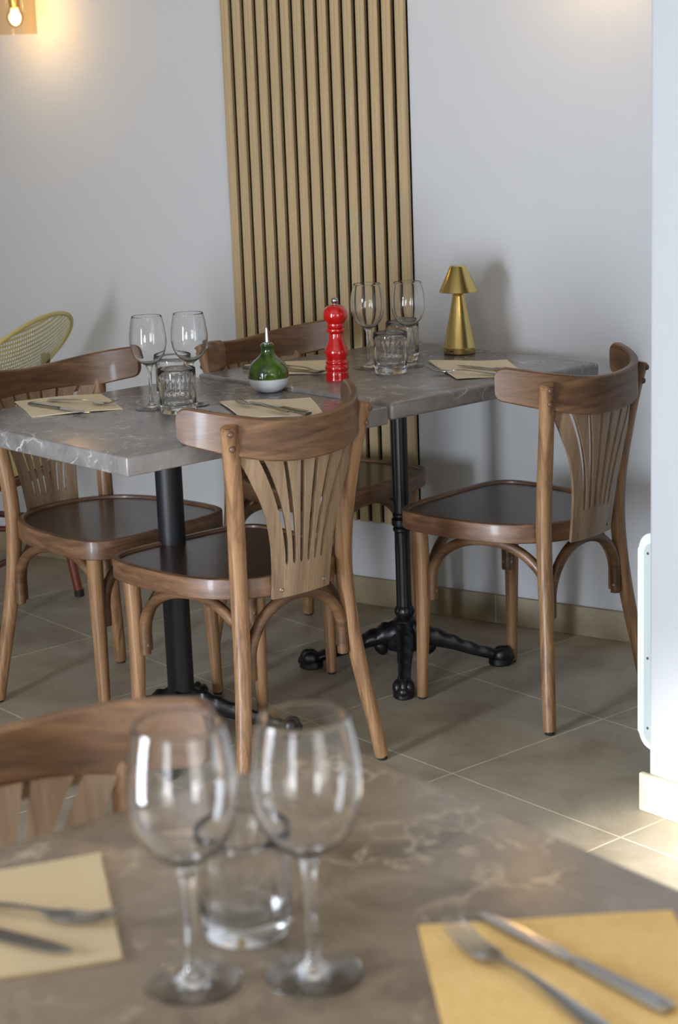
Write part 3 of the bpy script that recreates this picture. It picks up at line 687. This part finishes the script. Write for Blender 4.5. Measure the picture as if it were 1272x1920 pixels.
KN = [((-.536, 3.954), (-.713, 4.127), T1Z+ZN, 'steel knife on the napkin at the left side of the left marble table'),
      ((-.190, 4.020), (-.036, 3.823), T1Z+ZN-.0005, 'steel knife on the napkin in front of the green and white bottle'),
      ((-.030, 4.378), (-.200, 4.470), T2Z+ZN, 'steel knife on the napkin behind the bottle, beside the red pepper mill'),
      ((.300, 4.385), (.420, 4.270), T2Z+ZN, 'steel knife on the napkin in front of the brass lamp'),
      ((-.233, 1.380), (-.416, 1.487), T3Z+ZN, 'blurred steel knife on the bottom left napkin'),
      ((.104, 1.423), (.239, 1.240), T3Z+ZN, 'blurred steel knife on the warmly lit napkin at bottom right')]
for i, (a, b, z, lab) in enumerate(KN):
    o = knife if i == 0 else copy_tree(knife)
    place(o, a, b, .219, z); tag(o, lab, 'knife', 'steel dinner knives')

# ------------------------------------------------------------------ wall lights
def sconce(s, z, label):
    o = empty('wall_light', Vector((0, WALL_Y, 0))+wd*(s+SO)+Vector((0, 0, z)), WALL_A); tag(o, label, 'wall light', 'glass wall lights on the back wall')
    D = -.13
    bm = bmesh.new(); r_ = lathe(bm, [(0, 0), (.045, 0), (.045, .012), (.040, .016), (0, .016)], 32); bmesh.ops.transform(bm, matrix=Matrix.Translation((0, -.0005, .20)) @ Matrix.Rotation(pi/2, 4, 'X'), verts=bm.verts); build('wall_plate', bm, m_brass, o)
    bm = bmesh.new(); sweep(bm, catmull([(0, -.016, .20), (0, -.09, .205), (0, -.125, .19), (0, D, .15)], 5), .006, 12); build('arm', bm, m_brass, o)
    bm = bmesh.new(); lathe(bm, [(0, .150), (.022, .150), (.024, .145), (.024, .125), (.017, .105), (.015, .075), (0, .075)], 32, (0, D)); build('socket', bm, m_brass, o)
    bm = bmesh.new(); lathe(bm, [(.0595, .0), (.0612, .0), (.0605, .140), (.024, .147), (.022, .1455), (.0588, .1385)], 56, (0, D), close=True); build('glass_shade', bm, m_thin, o)
    bm = bmesh.new(); lathe(bm, smooth_prof([(0, .018), (.010, .020), (.020, .030), (.0255, .045), (.0245, .058), (.0185, .072), (.0145, .082)], 3), 36, (0, D)); build('bulb', bm, m_thin, o)
    bm = bmesh.new()
    for k in range(4):
        a = k*pi/2+.4; sweep(bm, [(.009*cos(a), D+.009*sin(a), .030), (.005*cos(a), D+.005*sin(a), .066)], .0022, 8)
    build('filament', bm, m_bulb, o)
    ld = bpy.data.lights.new('bulb_light', 'POINT'); ld.energy = 2.0; ld.color = (1.0, .70, .38); ld.shadow_soft_size = .02
    lo = bpy.data.objects.new('bulb_light', ld); COL.objects.link(lo); lo.parent = o; lo.location = (0, D, .05)
    return o
sconce(-3.79, 1.615, 'lit wall light with a clear glass cylinder shade at the top left')
sconce(-1.97, 1.74, 'lit wall light above the brass lamp, its warm glow at the top right')

# ------------------------------------------------------------------ heater on the hidden end of the right wall
ht = empty('wall_heater', CR, TA); tag(ht, 'white panel heater with rounded corners, half hidden behind the right wall', 'heater')
# local x = along the right wall (negative = out of its end), y = away from the viewer
HZ0, HZ1 = .085, .545
def rrect(x0, x1, z0, z1, r, n=8):
    P = []
    for cx, cz, a0 in ((x1-r, z1-r, 0), (x0+r, z1-r, pi/2)): P += [(cx+r*cos(a0+pi/2*i/n), cz+r*sin(a0+pi/2*i/n)) for i in range(n+1)]
    for cx, cz, a0 in ((x0+r, z0+r, pi), (x1-r, z0+r, 1.5*pi)): P += [(cx+r*cos(a0+pi/2*i/n), cz+r*sin(a0+pi/2*i/n)) for i in range(n+1)]
    return P
def prism_y(bm, P, y0, y1, bev=0):
    A = [bm.verts.new((x, y0, z)) for x, z in P]; B = [bm.verts.new((x, y1, z)) for x, z in P]; n = len(P)
    for i in range(n): bm.faces.new((A[i], A[(i+1) % n], B[(i+1) % n], B[i]))
    bm.faces.new(A[::-1]); bm.faces.new(B)
bm = bmesh.new(); prism_y(bm, rrect(-.100, -.004, HZ0, HZ1, .036), .085, .9)
bmesh.ops.bevel(bm, geom=[e for e in bm.edges if len(e.link_faces) == 2 and any(len(f.verts) > 4 for f in e.link_faces)], offset=.004, segments=2, affect='EDGES'); hs = build('heater_shell', bm, m_white_heater, ht)
bm = bmesh.new(); prism_y(bm, rrect(-.079, -.016, HZ0+.018, HZ1-.018, .022), .0795, .0848); he = build('side_trim', bm, m_grey_heater, ht)
for z in (HZ0+.05, HZ0+.2, HZ1-.04):
    bm = bmesh.new(); lathe(bm, [(0, -.001), (.0028, -.001), (.0028, .0008), (0, .0012)], 12); bmesh.ops.transform(bm, matrix=Matrix.Translation((-.068, .079, z)) @ Matrix.Rotation(pi/2, 4, 'X'), verts=bm.verts); build('screw', bm, m_screw, he)

# ------------------------------------------------------------------ cane armchair at the far left
ca = empty('cane_armchair', (-1.02, 5.10, 0)); tag(ca, 'yellow woven cane armchair with reddish frame, cut off at the left edge', 'chair')
# local x right (away), y depth; oval woven back leaning to the right, facing left
def back_pt(u, v_):   # u along the back, v up
    a = u; 
    C = Vector((.125, -.03, .718)); A_ = Vector((.115, .30, .035)); B_ = Vector((.075, -.045, .118))
    nrm = A_.cross(B_).normalized()
    return C, A_, B_, nrm
C, A_, B_, nrm = back_pt(0, 0)
bm = bmesh.new(); uvl = bm.loops.layers.uv.new('UVMap'); NR, NA = 10, 48; rings = []
for i in range(NR+1):
    r_ = i/NR; ring = []
    for j in range(NA):
        a = 2*pi*j/NA; p = C+A_*(r_*cos(a))+B_*(r_*sin(a))+nrm*(.05*(1-r_*r_)); ring.append((bm.verts.new(p), (r_*cos(a)*.5+.5, r_*sin(a)*.25+.5)))
    rings.append(ring)
for A, B in zip(rings, rings[1:]):
    for j in range(NA):
        q = [A[j], A[(j+1) % NA], B[(j+1) % NA], B[j]]
        try: f = bm.faces.new([x[0] for x in q])
        except ValueError: continue
        for l, x in zip(f.loops, q): l[uvl].uv = x[1]
bk = build('woven_back', bm, m_cane, ca, 60)
bm = bmesh.new(); sweep(bm, [C+A_*cos(2*pi*j/60)+B_*sin(2*pi*j/60) for j in range(60)], .0065, 12, closed=True); build('back_rim', bm, m_cane_solid, bk)
SE = catmull([(-.25, -.22, 0), (0, -.24, 0), (.11, -.2, 0), (.19, 0, 0), (.17, .2, 0), (0, .24, 0), (-.25, .22, 0), (-.29, 0, 0)], 6, True)
bm = bmesh.new(); uvl = bm.loops.layers.uv.new('UVMap'); T = [bm.verts.new((p.x, p.y, .452)) for p in SE]; f = bm.faces.new(T)
for l in f.loops: l[uvl].uv = (l.vert.co.x, l.vert.co.y)
r = bmesh.ops.extrude_face_region(bm, geom=[f]); bmesh.ops.translate(bm, verts=[v for v in r['geom'] if isinstance(v, bmesh.types.BMVert)], vec=(0, 0, -.03)); build('woven_seat', bm, m_cane_solid, ca)
bm = bmesh.new(); sweep(bm, [Vector((p.x*.97, p.y*.97, .405)) for p in SE], .015, 12, closed=True); build('seat_frame', bm, m_mahog, ca)
for (x0, y0), (x1, y1), zt in (((.245, .10), (.175, .12), .72), ((.045, -.26), (.05, -.24), .62), ((-.26, .22), (-.23, .2), .42), ((-.26, -.24), (-.23, -.2), .42)):
    bm = bmesh.new(); sweep(bm, catmull([(x0, y0, .006), ((x0+x1*1)/2, (y0+y1)/2, .22), (x1, y1, .42), (x1+(.02 if zt > .5 else 0), y1, zt)], 6), .0135, 14); l = build('leg', bm, m_mahog, ca)
    bm = bmesh.new(); lathe(bm, [(0, 0), (.014, 0), (.0145, .003), (.0145, .02), (0, .02)], 16, (x0, y0)); build('foot_cap', bm, m_rubber, l)
for a, b in (((.05, -.25, .18), (.2, .11, .18)), ((-.25, -.22, .2), (.05, -.25, .2)), ((-.25, .21, .2), (.2, .11, .2)), ((.05, -.245, .34), (.2, .1, .24)), ((.05, -.25, .24), (-.2, -.23, .395))):
    bm = bmesh.new(); sweep(bm, [a, b], .009, 12); build('stretcher', bm, m_mahog, ca)
for x, y, z in ((.05, -.24, .405), (.175, .12, .40), (.05, -.25, .24)):
    bm = bmesh.new(); lathe(bm, [(0, z-.022), (.017, z-.022), (.018, z-.015), (.0165, z-.008), (.018, z), (.0165, z+.008), (.018, z+.015), (.017, z+.022), (0, z+.022)], 18, (x, y)); build('cane_wrap', bm, m_cane_solid, ca)
